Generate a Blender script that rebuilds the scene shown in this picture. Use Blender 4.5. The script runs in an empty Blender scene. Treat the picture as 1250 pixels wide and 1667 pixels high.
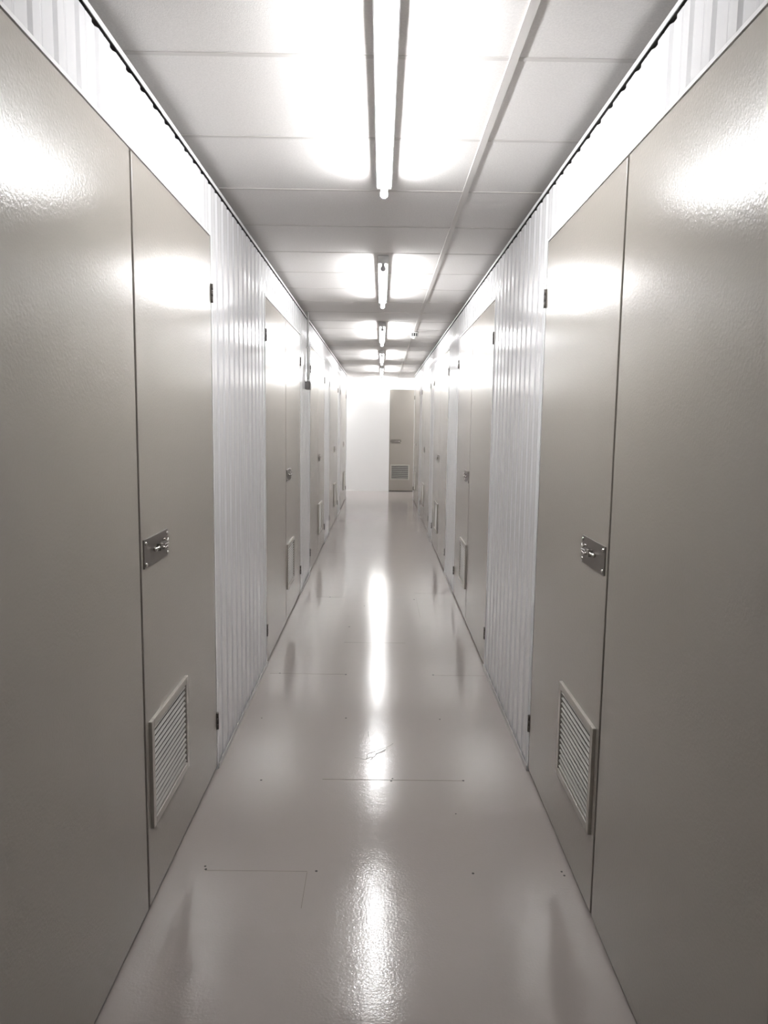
import bpy, bmesh, math, random
from mathutils import Matrix, Vector
random.seed(4)
S = bpy.context.scene
COL = S.collection

# ------------------------------------------------------------------ sizes (metres)
WL, WR = .706, .676            # left / right wall faces from the corridor axis
ZT, ZD, ZC = 2.500, 2.274, 2.545   # wall top, door head, ceiling
YB, YE, YF = -4.0, 15.20, 16.78    # back wall, end of the unit rows, far wall
XO = 2.9                        # half length of the cross corridor at the far end
PITCH = .12

# ------------------------------------------------------------------ helpers
class MB:
    def __init__(self): self.bm = bmesh.new()
    def box(self, a, b, mi=0, bev=0):
        x0, x1 = sorted((a[0], b[0])); y0, y1 = sorted((a[1], b[1])); z0, z1 = sorted((a[2], b[2]))
        vs = [self.bm.verts.new(p) for p in ((x0,y0,z0),(x1,y0,z0),(x1,y1,z0),(x0,y1,z0),(x0,y0,z1),(x1,y0,z1),(x1,y1,z1),(x0,y1,z1))]
        fs = [self.bm.faces.new([vs[i] for i in q]) for q in ((0,3,2,1),(4,5,6,7),(0,1,5,4),(1,2,6,5),(2,3,7,6),(3,0,4,7))]
        for f in fs: f.material_index = mi
        if bev:
            es = list({e for f in fs for e in f.edges})
            r = bmesh.ops.bevel(self.bm, geom=es, offset=bev, segments=2, affect='EDGES', profile=.5)
            for f in r['faces']: f.material_index = mi
        return self
    def cyl(self, p, q, r, n=16, mi=0, r2=None, smooth=True):
        p, q = Vector(p), Vector(q); d = q-p
        M = Matrix.Translation((p+q)/2) @ d.to_track_quat('Z','Y').to_matrix().to_4x4()
        g = bmesh.ops.create_cone(self.bm, cap_ends=True, segments=n, radius1=r, radius2=r if r2 is None else r2, depth=d.length, matrix=M)
        for f in {f for v in g['verts'] for f in v.link_faces}:
            f.material_index = mi; f.smooth = smooth and len(f.verts) == 4
        return self
    def dome(self, c, axis, r, h, n=14, mi=0):
        c, ax = Vector(c), Vector(axis).normalized()
        R = ax.to_track_quat('Z','Y').to_matrix().to_4x4(); rings = []
        for k in range(4):
            t = k/4*math.pi/2
            rings.append([self.bm.verts.new(c + R @ Vector((r*math.cos(t)*math.cos(a), r*math.cos(t)*math.sin(a), h*math.sin(t)))) for a in [2*math.pi*i/n for i in range(n)]])
        top = self.bm.verts.new(c + R @ Vector((0,0,h)))
        for k in range(3):
            for i in range(n):
                f = self.bm.faces.new((rings[k][i], rings[k][(i+1)%n], rings[k+1][(i+1)%n], rings[k+1][i])); f.smooth = True; f.material_index = mi
        for i in range(n):
            f = self.bm.faces.new((rings[3][i], rings[3][(i+1)%n], top)); f.smooth = True; f.material_index = mi
        self.bm.faces.new(rings[0][::-1])
        return self
    def tube(self, pts, r, n=8, mi=0):
        pts = [Vector(p) for p in pts]; prev = None
        for i, p in enumerate(pts):
            d = (pts[min(i+1, len(pts)-1)] - pts[max(i-1, 0)]).normalized()
            R = d.to_track_quat('Z','Y').to_matrix()
            ring = [self.bm.verts.new(p + R @ Vector((r*math.cos(2*math.pi*k/n), r*math.sin(2*math.pi*k/n), 0))) for k in range(n)]
            if prev:
                for k in range(n):
                    f = self.bm.faces.new((prev[k], prev[(k+1)%n], ring[(k+1)%n], ring[k])); f.smooth = True; f.material_index = mi
            else: self.bm.faces.new(ring[::-1]).material_index = mi
            prev = ring
        self.bm.faces.new(prev).material_index = mi
        return self
    def prism(self, poly, fn, a, b, mi=0):
        """poly: 2-D outline, fn(p, t) -> 3-D point, extruded from t=a to t=b"""
        A = [self.bm.verts.new(fn(p, a)) for p in poly]; B = [self.bm.verts.new(fn(p, b)) for p in poly]
        n = len(poly); self.bm.faces.new(A).material_index = mi; self.bm.faces.new(B[::-1]).material_index = mi
        for i in range(n): self.bm.faces.new((A[i], B[i], B[(i+1)%n], A[(i+1)%n])).material_index = mi
        return self
    def build(self, name, mats, parent=None, loc=None):
        bmesh.ops.recalc_face_normals(self.bm, faces=self.bm.faces)
        me = bpy.data.meshes.new(name); self.bm.to_mesh(me); self.bm.free()
        for m in (mats if isinstance(mats, (list, tuple)) else [mats]): me.materials.append(m)
        o = bpy.data.objects.new(name, me); COL.objects.link(o)
        if parent: o.parent = parent
        if loc: o.location = loc
        return o

def empty(name, loc):
    o = bpy.data.objects.new(name, None); o.empty_display_size = .1; o.location = loc; COL.objects.link(o); return o
def tag(o, label=None, cat=None, group=None, kind=None):
    for k, v in (('label', label), ('category', cat), ('group', group), ('kind', kind)):
        if v: o[k] = v
    return o
def copy_tree(o, parent=None):
    c = o.copy(); COL.objects.link(c); c.parent = parent
    for ch in list(o.children): copy_tree(ch, c)
    return c

# ------------------------------------------------------------------ materials
def mat(name, col, rough=.5, metal=0, spec=.5, bumps=(), var=None, coat=0, coat_rough=.1, aniso=None, emit=0, rvar=None):
    m = bpy.data.materials.new(name); m.use_nodes = True; N = m.node_tree.nodes; L = m.node_tree.links
    b = N['Principled BSDF']; b.inputs['Base Color'].default_value = (*col, 1)
    b.inputs['Roughness'].default_value = rough; b.inputs['Metallic'].default_value = metal
    b.inputs['Specular IOR Level'].default_value = spec
    b.inputs['Coat Weight'].default_value = coat; b.inputs['Coat Roughness'].default_value = coat_rough
    tc = N.new('ShaderNodeTexCoord')
    def noise(scale, detail=2, stretch=None):
        mp = N.new('ShaderNodeMapping'); L.new(tc.outputs['Object'], mp.inputs['Vector'])
        if stretch: mp.inputs['Scale'].default_value = stretch
        n = N.new('ShaderNodeTexNoise'); n.inputs['Scale'].default_value = scale; n.inputs['Detail'].default_value = detail
        L.new(mp.outputs[0], n.inputs['Vector']); return n
    last = None
    for sc, st, dist, stretch in bumps:
        n = noise(sc, 2, stretch); bp = N.new('ShaderNodeBump')
        bp.inputs['Strength'].default_value = st; bp.inputs['Distance'].default_value = dist
        L.new(n.outputs['Fac'], bp.inputs['Height'])
        if last: L.new(last.outputs[0], bp.inputs['Normal'])
        last = bp
    if last:
        L.new(last.outputs[0], b.inputs['Normal'])
        if coat: L.new(last.outputs[0], b.inputs['Coat Normal'])
    if var:
        sc, amt = var[:2]; n = noise(sc, 4, var[2] if len(var) > 2 else None)
        r = N.new('ShaderNodeMapRange'); r.inputs['From Min'].default_value = .3; r.inputs['From Max'].default_value = .7
        r.inputs['To Min'].default_value = 1-amt; r.inputs['To Max'].default_value = 1+amt
        L.new(n.outputs['Fac'], r.inputs[0])
        x = N.new('ShaderNodeVectorMath'); x.operation = 'SCALE'; x.inputs[0].default_value = col
        L.new(r.outputs[0], x.inputs['Scale']); L.new(x.outputs[0], b.inputs['Base Color'])
    if rvar:
        n = noise(rvar[0], 3); r = N.new('ShaderNodeMapRange'); r.inputs['From Min'].default_value = .3; r.inputs['From Max'].default_value = .7
        r.inputs['To Min'].default_value = rough-rvar[1]; r.inputs['To Max'].default_value = rough+rvar[1]
        L.new(n.outputs['Fac'], r.inputs[0]); L.new(r.outputs[0], b.inputs['Roughness'])
    if emit:
        b.inputs['Emission Color'].default_value = (*col, 1); b.inputs['Emission Strength'].default_value = emit
    return m

M_white = mat('white_coated_steel', (.69,.69,.70), .14, spec=.5, bumps=[(6,.22,.004,(1,1,.25))])
M_trim = mat('white_trim', (.74,.74,.74), .3)
M_base = mat('floor_channel', (.50,.49,.47), .35)
M_door = mat('beige_grey_lacquer', (.335,.309,.275), .21, spec=.6, bumps=[(130,.40,.0012,None),(2.5,.12,.004,None)])
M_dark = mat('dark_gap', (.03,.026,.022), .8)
M_floor = mat('grey_floor_paint', (.345,.312,.296), .11, spec=.5, bumps=[(120,.34,.001,None),(9,.25,.0025,None)])
M_seam = mat('floor_seam', (.13,.105,.09), .6)
M_dot = mat('floor_screw_pit', (.03,.025,.025), .7)
M_scuff = mat('scuff', (.12,.105,.1), .6)
M_tile = mat('ceiling_tile', (.745,.727,.712), .85, spec=.2, bumps=[(320,.4,.0012,None)], var=(160,.05))
M_grid = mat('ceiling_grid_metal', (.60,.58,.56), .5)
M_far = mat('white_far_wall', (.87,.87,.865), .4)
M_back = mat('white_back_wall', (.6,.59,.57), .5)
M_steel = mat('brushed_steel_plate', (.20,.18,.165), .33, metal=.75, bumps=[(200,.2,.0004,(1,.05,1))])
M_chrome = mat('bright_steel', (.75,.73,.7), .16, metal=1)
M_latch = mat('dull_steel', (.30,.28,.26), .3, metal=.9)
M_hinge = mat('hinge_metal', (.10,.09,.08), .45, metal=.5)
M_slat = mat('louvre_metal', (.42,.41,.385), .35)
M_frame = mat('louvre_frame', (.39,.365,.325), .3)
M_body = mat('batten_body_enamel', (.78,.78,.78), .35)
M_cap = mat('lamp_holder', (.62,.62,.63), .4)
M_tube = mat('lit_tube', (.99,.99,1), .4, emit=55)
M_lit = mat('lit_bulkhead_diffuser', (1,.99,.97), .4, emit=32)
M_plastic = mat('white_plastic', (.72,.72,.70), .4)
M_grey_railshade = mat('grey_plastic_rail_shade', (.16,.155,.15), .45)
M_slot = mat('dark_slot', (.03,.03,.03), .6)

# ------------------------------------------------------------------ doors table  (near edge, split, far edge)
LEFT = [(1.175,2.154,3.117),(4.557,5.514,6.488),(7.40,8.33,9.27),(10.17,11.14,12.14),(12.84,13.86,14.95)]
RIGHT = [(1.150,2.144,3.129),(4.553,5.600,6.560),(7.527,8.52,9.52),(10.22,11.30,12.32),(13.02,14.05,15.03)]

# ------------------------------------------------------------------ floor, ceiling, far end
fl = MB()
fl.box((-XO,YB-.1,-.12),(XO,YF+.1,0))
def seam(x0,y0,x1,y1,w=.003,mi=1):
    if abs(x1-x0) > abs(y1-y0): fl.box((x0,y0-w/2,-.001),(x1,y0+w/2,.0004),mi)
    else: fl.box((x0-w/2,y0,-.001),(x0+w/2,y1,.0004),mi)
seam(-.233,3.037,.378,3.037,.0032)
seam(-.582,2.375,-.233,2.375,.0018); seam(-.233,2.18,-.233,2.37,.0014)
seam(-.66,4.385,-.195,4.385,.0035); seam(.34,4.387,.66,4.387,.003)
seam(-.24,5.05,.19,5.05,.004); seam(-.55,6.40,-.30,6.40,.005)
seam(.33,5.75,.33,6.42,.003); seam(.32,6.6,.60,6.6,.004)
for x, y, r in [(.064,3.028,.005),(.070,3.050,.004),(.376,3.038,.005),(-.582,2.381,.0045),(-.588,2.398,.004),(-.202,2.377,.0045),(.336,2.373,.0045),
                (.644,2.388,.004),(.648,2.366,.004),(-.495,3.023,.005),(.316,2.763,.003),(-.6,3.694,.004),(-.163,3.707,.005),(.327,3.705,.0045),
                (-.195,4.381,.006),(.34,4.39,.006),(-.60,4.39,.005),(-.43,6.40,.008),(-.22,5.45,.007),(-.12,6.1,.006),(.31,6.35,.008)]:
    fl.cyl((x,y,-.001),(x,y,.0006), r, 10, 2)
floor = fl.build('floor', [M_floor, M_seam, M_dot])
tag(floor, 'glossy grey painted corridor floor with faint board seams and screw dots', 'floor', kind='structure')
sc = MB()
SCUFF = [[(-0.1,3.246),(-0.075,3.244),(-0.055,3.225),(-0.031,3.254),(-0.02,3.254),(-0.021,3.237),(-0.031,3.226)],
         [(-0.05,3.231),(-0.043,3.253),(-0.045,3.278),(-0.034,3.296),(-0.016,3.308),(0.014,3.335),(0.042,3.359),(0.061,3.377),(0.079,3.405)],
         [(-0.02,3.248),(-0.008,3.265),(-0.001,3.288),(0.024,3.317),(0.05,3.353)],
         [(-0.008,3.286),(0.004,3.297),(0.017,3.298),(0.04,3.326)],
         [(-0.043,3.543),(-0.042,3.479)],
         [(0.014,3.272),(0.024,3.274)]]
for line in SCUFF:
    for a, b in zip(line, line[1:]):
        d = Vector((b[0]-a[0], b[1]-a[1], 0)); n = Vector((-d.y, d.x, 0)).normalized()*.0016
        pa, pb = Vector((*a, .0006)), Vector((*b, .0006))
        sc.bm.faces.new([sc.bm.verts.new(p) for p in (pa-n, pb-n, pb+n, pa+n)])
sc.build('scuff_mark', M_scuff, floor)['label'] = 'thin dark scribbled scuff on the floor paint'

cl = MB()
ys = []
y = 2.200
while y > YB: y -= .6
while y < YF+.1:
    ys.append(y); y += .6
xs = [.357-2.4, .357-1.2, .357, .357+1.2, .357+2.4]
xe = [-XO]+[x for x in xs if -XO < x < XO]+[XO]
ye = [YB-.1]+[v for v in ys if v > YB-.1]+[YF+.1]
for i in range(len(ye)-1):
    for j in range(len(xe)-1):
        if ye[i+1] < YE-.4 and (xe[j] > 1.6 or xe[j+1] < -1.6): continue
        cl.box((xe[j]+.004, ye[i]+.004, ZC),(xe[j+1]-.004, ye[i+1]-.004, ZC+.015), 0, .0015)
cl.box((-XO,YB-.1,ZC+.0155),(XO,YF+.1,ZC+.05))
ceiling = cl.build('ceiling', M_tile)
tag(ceiling, 'suspended ceiling of pale speckled tiles over the corridor', 'ceiling', kind='structure')
g = MB()
for x in xs:
    if -XO < x < XO: g.box((x-.013, YB, ZC-.005),(x+.013, YF, ZC+.014), 0, .001)
for v in ys:
    if v > YB: g.box((-XO+.01, v-.010, ZC-.0018),(XO-.01, v+.010, ZC+.013), 0, .0006)
g.build('ceiling_grid', M_grid, ceiling)['label'] = 'grey metal bars between the ceiling tiles'

def wallbox(name, a, b, m, label):
    return tag(MB().box(a, b).build(name, m), label, 'wall', kind='structure')
wf = MB(); wf.box((-XO,YF,0),(.186,YF+.1,ZC)); wf.box((.186,YF,ZD+.006),(1.20,YF+.1,ZC)); wf.box((1.20,YF,0),(XO,YF+.1,ZC))
wf.box((.182,YF-.006,0),(.192,YF+.001,ZD+.012)); wf.box((.192,YF-.006,ZD+.006),(1.2,YF+.001,ZD+.014))
wf.box((-.292,YF-.002,0),(-.289,YF+.001,1.5)); wf.box((-XO,YF-.004,0),(.182,YF+.001,.012),0)
wf.box((.15,YF-.003,0),(.156,YF+.001,ZC))
wall_far = wf.build('wall_far', M_far)
tag(wall_far, 'plain white flat wall closing the far end of the corridor', 'wall', kind='structure')
wallbox('wall_back', (-XO,YB-.1,0),(XO,YB,ZC), M_back, 'plain wall behind the viewpoint')
wallbox('wall_cross_left', (-XO-.1,YE-.1,0),(-XO,YF+.1,ZC), M_far, 'white wall at the left end of the cross passage')
wallbox('wall_cross_right', (XO,YE-.1,0),(XO+.1,YF+.1,ZC), M_far, 'white wall at the right end of the cross passage')

# ------------------------------------------------------------------ corrugated unit fronts
def profile(y0, y1, phase):
    """outline of the folded sheet along Y: list of (y, depth)"""
    D, v, sl = .006, .011, .011
    pts = []
    k = math.floor((y0-phase)/PITCH)-1
    while True:
        c = phase + k*PITCH
        if c - PITCH > y1: break
        pts += [(c-v-sl, 0), (c-v, D), (c+v, D), (c+v+sl, 0), (c+PITCH*.5-.005, 0), (c+PITCH*.5-.002, .0008), (c+PITCH*.5+.002, .0008), (c+PITCH*.5+.005, 0)]
        k += 1
    pts.sort()
    def at(y):
        for (a, da), (b, db) in zip(pts, pts[1:]):
            if a <= y <= b: return da+(db-da)*(y-a)/max(b-a, 1e-9)
        return 0
    return [(y0, at(y0))]+[p for p in pts if y0+1e-4 < p[0] < y1-1e-4]+[(y1, at(y1))]

def unit_wall(s, w, doors, name, phase, side):
    """s=+1 for the left wall (faces +X), -1 for the right"""
    X = lambda n: -s*w + s*n          # n = distance out of the wall face into the corridor
    mb = MB()
    def sheet(y0, y1, z0, z1):
        out = [(y, -d) for y, d in profile(y0, y1, phase)] + [(y1, -.05), (y0, -.05)]
        mb.prism(out, lambda p, t: (X(p[1]), p[0], t), z0, z1)
    prev = YB
    for a, m_, b in doors:
        sheet(prev, a-.006, 0, ZD+.006)
        prev = b+.006
    sheet(prev, YE-.02, 0, ZD+.006)
    sheet(YB, YE-.02, ZD+.006, ZT-.017)
    for a, m_, b in doors:          # folded edge strips round each opening
        mb.box((X(.003), a-.018, 0),(X(-.05), a-.006, ZD+.018), 1)
        mb.box((X(.003), b+.006, 0),(X(-.05), b+.018, ZD+.018), 1)
        mb.box((X(.0015), a-.006, ZD+.004),(X(-.05), b+.006, ZD+.014), 1)
    mb.box((X(.004), YE-.03, 0),(X(-.05), YE, ZT), 1)                       # corner strip
    mb.box((X(-.05), YE-.05, 0),(-s*(XO), YE, ZT), 1)                       # return along the cross passage
    wall = mb.build('wall_'+side, [M_white, M_trim])
    tag(wall, 'white ribbed steel unit wall along the %s side of the corridor' % side, 'wall', kind='structure')
    # rails
    t = MB()
    t.box((X(.0085), YB, ZT-.014),(X(.006), YE, ZT)); t.box((X(.006), YB, ZT-.003),(X(-.0525), YE, ZT)); t.box((X(-.0525), YB, ZT-.06),(X(-.055), YE, ZT), 1); t.box((X(.0055), YB, ZT-.0035),(X(-.0525), YE, ZT-.003), 1)  # dark grey inner faces paint in the shade inside the white channel
    o = t.build('trim_1' if s > 0 else 'trim_2', [M_trim, M_grey_railshade])
    tag(o, 'slim white top rail capping the %s ribbed wall' % side, 'trim', kind='structure')
    t = MB(); prev = YB
    for a, m_, b in list(doors)+[(YE, 0, 0)]:
        t.box((X(.0095), prev, 0),(X(.0065), a-.008, .024)); t.box((X(.0065), prev, 0),(X(-.01), a-.008, .003)); prev = b+.008
    o = t.build('baseboard_'+side, M_base)
    tag(o, 'low pale channel at the foot of the %s ribbed wall' % side, 'baseboard', kind='structure')
    return X

def make_door(n, s, x, y0, ym, y1, label, axis='y', both=True):
    root = empty('door_%d' % n, (x, ym, 0))
    if axis == 'y': P = lambda nn, u, z: (s*nn, u, z)
    else: P = lambda nn, u, z: (u, -nn, z)
    tag(root, label, 'door', kind='structure')
    a, b = y0-ym, y1-ym
    lo = a if both else 0
    # dark frame behind the leaves
    f = MB(); f.box(P(-.046, lo-.006, 0), P(-.0505, b+.006, ZD+.005))
    if both: f.box(P(-.020, -.03, 0), P(-.046, .03, ZD))
    f.box(P(-.012, lo-.006, 0), P(-.05, b+.006, .008))
    f.box(P(-.020, lo-.0055, ZD-.03), P(-.05, b+.0055, ZD+.0055))
    f.build('door_frame', M_dark, root)
    g_ = .008
    leaves = []
    spans = [(a, -g_, 'near'), (g_, b, 'far')] if both else [(g_, b, 'far')]
    for u0, u1, which in spans:
        lf = MB().box(P(-.044, u0, .014), P(.002, u1, ZD-.001), 0, .0022).build('door_leaf', M_door, root)
        lf.data.polygons.foreach_set('use_smooth', [False]*len(lf.data.polygons))
        hu = u0-.004 if which == 'near' else u1+.004
        for z0 in (.185, 2.012):
            h = MB()
            for k in range(3):
                h.cyl(P(.005, hu, z0+k*.0255), P(.005, hu, z0+k*.0255+.0235), .0065, 12)
            h.box(P(.0008, hu-.010, z0), P(.0045, hu+.010, z0+.0745))
            h.build('hinge', M_hinge, lf)
        if which == 'far':
            # louvred vent low on the leaf
            u0_, u1_, z0_, z1_ = .034, .464, .258, .606; fw = .026
            fr = MB()
            for q in [((.0, u0_, z0_), (.013, u0_+fw, z1_)), ((.0, u1_-fw, z0_), (.013, u1_, z1_)), ((.0, u0_+fw, z1_-fw), (.013, u1_-fw, z1_)), ((.0, u0_+fw, z0_), (.013, u1_-fw, z0_+fw))]:
                fr.box(P(*q[0]), P(*q[1]), 0, .0018)
            fo = fr.build('vent_grille', M_frame, lf); fo['label'] = 'louvred air vent low on the leaf'
            sl = MB(); N_ = 15; zz0, zz1 = z0_+fw, z1_-fw; st = (zz1-zz0)/N_
            for k in range(N_):
                zc = zz0 + (k+.5)*st
                sl.prism([(.0022, zc+.0045), (.0032, zc+.0055), (.0095, zc-.0012), (.0085, zc-.0022)], lambda p, t: P(p[0], t, p[1]), u0_+fw-.002, u1_-fw+.002)
            sl.build('slats', M_slat, fo)
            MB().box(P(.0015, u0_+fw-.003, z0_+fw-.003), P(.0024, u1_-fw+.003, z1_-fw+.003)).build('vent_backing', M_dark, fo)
            # lock plate with slide bolt
            pu0, pu1, pz0, pz1 = .024, .272, 1.086, 1.174
            pl = MB().box(P(.0015, pu0, pz0), P(.0055, pu1, pz1), 0, .0008).build('lock_plate', M_steel, lf)
            pl['label'] = 'dark steel lock plate with four dome screws'
            for uu in (pu0+.013, pu1-.013):
                for z_ in (pz0+.012, pz1-.012):
                    MB().dome(P(.0055, uu, z_), Vector(P(1,0,0))-Vector(P(0,0,0)), .0065, .0055).build('screw', M_chrome, pl)
            bo = MB(); zc = (pz0+pz1)/2+.002
            bo.box(P(.005, .150, zc-.012), P(.019, .160, zc+.012), 0, .002)
            bo.box(P(.005, .186, zc-.012), P(.019, .196, zc+.012), 0, .002)
            bo.box(P(.007, .152, zc-.006), P(.018, .192, zc+.010), 0, .002)
            bo.build('latch_body', M_latch, pl)
            rd = MB(); rd.cyl(P(.013, .112, zc), P(.013, .245, zc), .004, 12); rd.dome(P(.013, .113, zc), Vector(P(0,-1,0))-Vector(P(0,0,0)), .0075, .008)
            rd.cyl(P(.013,.172,zc), P(.026,.172,zc-.004), .0035, 10); rd.dome(P(.025,.172,zc-.004), Vector(P(1,0,-.3))-Vector(P(0,0,0)), .005, .005)
            rd.build('slide_bolt', M_chrome, pl)
            hp = MB()
            hp.tube([P(.006+.011*math.sin(math.pi*t/12), .210+.038*t/12, zc+.014+.004*math.sin(t)) for t in range(13)], .0024, 8)
            hp.tube([P(.006+.011*math.sin(math.pi*t/12), .210+.038*t/12, zc-.010-.003*math.sin(t)) for t in range(13)], .0024, 8)
            hp.build('staple', M_chrome, pl)
    return root

unit_wall(1, WL, LEFT, 'unit', .005, 'left')
unit_wall(-1, WR, RIGHT, 'unit', .065, 'right')
ordn = ['nearest, its near leaf cut off by the frame edge', 'second from the viewer', 'third from the viewer, past the grey wall box', 'fourth from the viewer', 'farthest, next to the end wall']
ordr = ['nearest, its near leaf cut off by the frame edge', 'second from the viewer', 'third from the viewer', 'fourth from the viewer', 'farthest, next to the end wall']
k = 1
for d, w in zip(LEFT, ordn):
    make_door(k, 1, -WL, *d, 'beige grey double door with vent in the left wall, %s' % w); k += 1
for d, w in zip(RIGHT, ordr):
    make_door(k, -1, WR, *d, 'beige grey double door with vent in the right wall, %s' % w); k += 1
make_door(k, 1, 0, 0, .190, 1.19, 'single beige grey door with a framed vent in the white far wall', axis='x', both=False).location = (.190, YF, 0)

# ------------------------------------------------------------------ ceiling lights
def make_light():
    r = empty('ceiling_light', (0,0,ZC-.0055))
    L_ = .755
    MB().prism([(-.033,0),(.033,0),(.033,-.036),(.029,-.045),(-.029,-.045),(-.033,-.036)], lambda p, t: (p[0], t, p[1]), -L_, L_).build('batten_body', M_body, r)
    for s in (-1, 1):
        h = MB(); h.box((-.010, s*(L_-.004), -.044), (.010, s*(L_-.024), -.072), 0, .003); h.cyl((0, s*(L_-.002), -.074), (0, s*(L_-.026), -.074), .0165, 20)
        h.build('lamp_holder', M_cap, r)
    MB().cyl((0,-L_+.027,-.074),(0,L_-.027,-.074), .0132, 24).build('fluorescent_tube', M_tube, r)
    return r
LY = [2.45, 5.40, 8.37, 11.28, 14.10]
lab = ['lit white fluorescent batten nearest the viewer, touching the top of the photo', 'lit white fluorescent batten second from the viewer along the ceiling',
       'lit white fluorescent batten third along the ceiling, beside the smoke detector', 'lit white fluorescent batten fourth along the ceiling', 'lit white fluorescent batten fifth and farthest, close to the end wall']
proto = make_light()
for i, (y, l) in enumerate(zip(LY, lab)):
    o = proto if i == 0 else copy_tree(proto)
    o.location = (0, y, ZC-.0055); tag(o, l, 'ceiling light', 'fluorescent battens along the corridor ceiling')

for X_, l in ((-1.75, 'left'), (1.75, 'right')):  # unseen battens, added to brighten the far wall
    o = copy_tree(proto); o.location = (X_*.885, YF-.40, ZC-.0055); o.rotation_euler.z = math.pi/2
    tag(o, 'unseen batten added to brighten the far wall, in the %s arm of the cross passage, round the corner' % l, 'ceiling light', 'unseen battens added in the cross passage')

# ------------------------------------------------------------------ smoke detector on the grid bar
sd = empty('smoke_detector', (.357, 8.41, ZC-.005)); tag(sd, 'small white smoke detector hanging from the ceiling bar right of the third light', 'smoke detector')
MB().cyl((0,0,0),(0,0,-.012), .05, 32).build('base', M_plastic, sd)
b = MB().cyl((0,0,-.046),(0,0,-.064), .046, 32, r2=.032); b.cyl((0,0,-.064),(0,0,-.074), .018, 24); b.build('detector_head', M_plastic, sd)
b = MB().cyl((0,0,-.012),(0,0,-.047), .040, 24)
b.build('sensing_chamber', M_slot, sd)
b = MB()
for q in range(10):
    a = q*math.pi/5; b.box((.040*math.cos(a)-.003,.040*math.sin(a)-.003,-.012),(.040*math.cos(a)+.003,.040*math.sin(a)+.003,-.047))
b.build('vent_ribs', M_plastic, sd)

# ------------------------------------------------------------------ grey box with conduit on the left wall
bx = empty('wall_box', (-WL, 6.97, 1.87)); tag(bx, 'small grey box with a thin conduit on the left wall between second and third doors', 'electrical box')
MB().box((0,-.04,-.037),(.044,.075,.037),0,.004).build('box_body', M_grey_railshade, bx)
MB().box((.044,-.032,-.029),(.047,.067,.029),0,.001).build('box_lid', M_grey_railshade, bx)
cd = MB(); cd.cyl((.018,.05,.037),(.018,.05,ZC-1.87+.0), .010, 14); cd.cyl((.018,.05,.037),(.018,.05,.055), .014, 14)
cd.build('conduit', M_plastic, bx)
cl_ = MB()
cl_.box((0,.036,.342),(.030,.064,.358),0,.002)
cl_.build('conduit_clip', M_plastic, bx)

# ------------------------------------------------------------------ bulkhead fitting at the head of the far wall
bh = empty('bulkhead_light', (-.024, YF, 2.487)); tag(bh, 'small lit white bulkhead light high on the white far wall', 'bulkhead light')
MB().box((-.158,-.03,-.055),(.158,0,.044),0,.004).build('housing', M_plastic, bh)
MB().box((-.150,-.10,-.048),(.150,-.03,.030),0,.010).build('diffuser', M_lit, bh)
MB().box((-.160,-.104,.032),(.160,-.030,.044),0,.002).build('top_strip', M_grey_railshade, bh)
hk = MB(); hk.tube([(-.02,-.106,.030),(0,-.106,.000),(.02,-.106,.030)], .005, 8); hk.tube([(0,-.106,.000),(0,-.106,-.036)], .005, 8)
hk.build('hook', M_slot, bh)

# ------------------------------------------------------------------ world, camera
w = bpy.data.worlds.new('World'); S.world = w; w.use_nodes = True
w.node_tree.nodes['Background'].inputs[0].default_value = (0,0,0,1); w.node_tree.nodes['Background'].inputs[1].default_value = 0

F, PT, YW, RL = 1204.56, -.1192, .0056, -.0138
cy, sy, cp, sp, cr, sr = math.cos(YW), math.sin(YW), math.cos(PT), math.sin(PT), math.cos(RL), math.sin(RL)
rx = Vector((cy,-sy,0)); fy = Vector((sy,cy,0)); uz = Vector((0,0,1))
fwd = cp*fy + sp*uz; u0 = -sp*fy + cp*uz
right = cr*rx - sr*u0; up = sr*rx + cr*u0
cam = bpy.data.cameras.new('camera'); co = bpy.data.objects.new('camera', cam); COL.objects.link(co); S.camera = co
cam.sensor_fit = 'HORIZONTAL'; cam.sensor_width = 36; cam.lens = 36*F/1250; cam.clip_start = .02
R = Matrix((right, up, -fwd)).transposed().to_4x4()
co.matrix_world = Matrix.Translation((0,0,1.5297)) @ R

S.view_settings.view_transform = 'Standard'; S.view_settings.look = 'None'; S.view_settings.gamma = 1
S.view_settings.use_curve_mapping = False; S.view_settings.exposure = .9
S.cycles.max_bounces = 12; S.cycles.diffuse_bounces = 8; S.cycles.glossy_bounces = 6
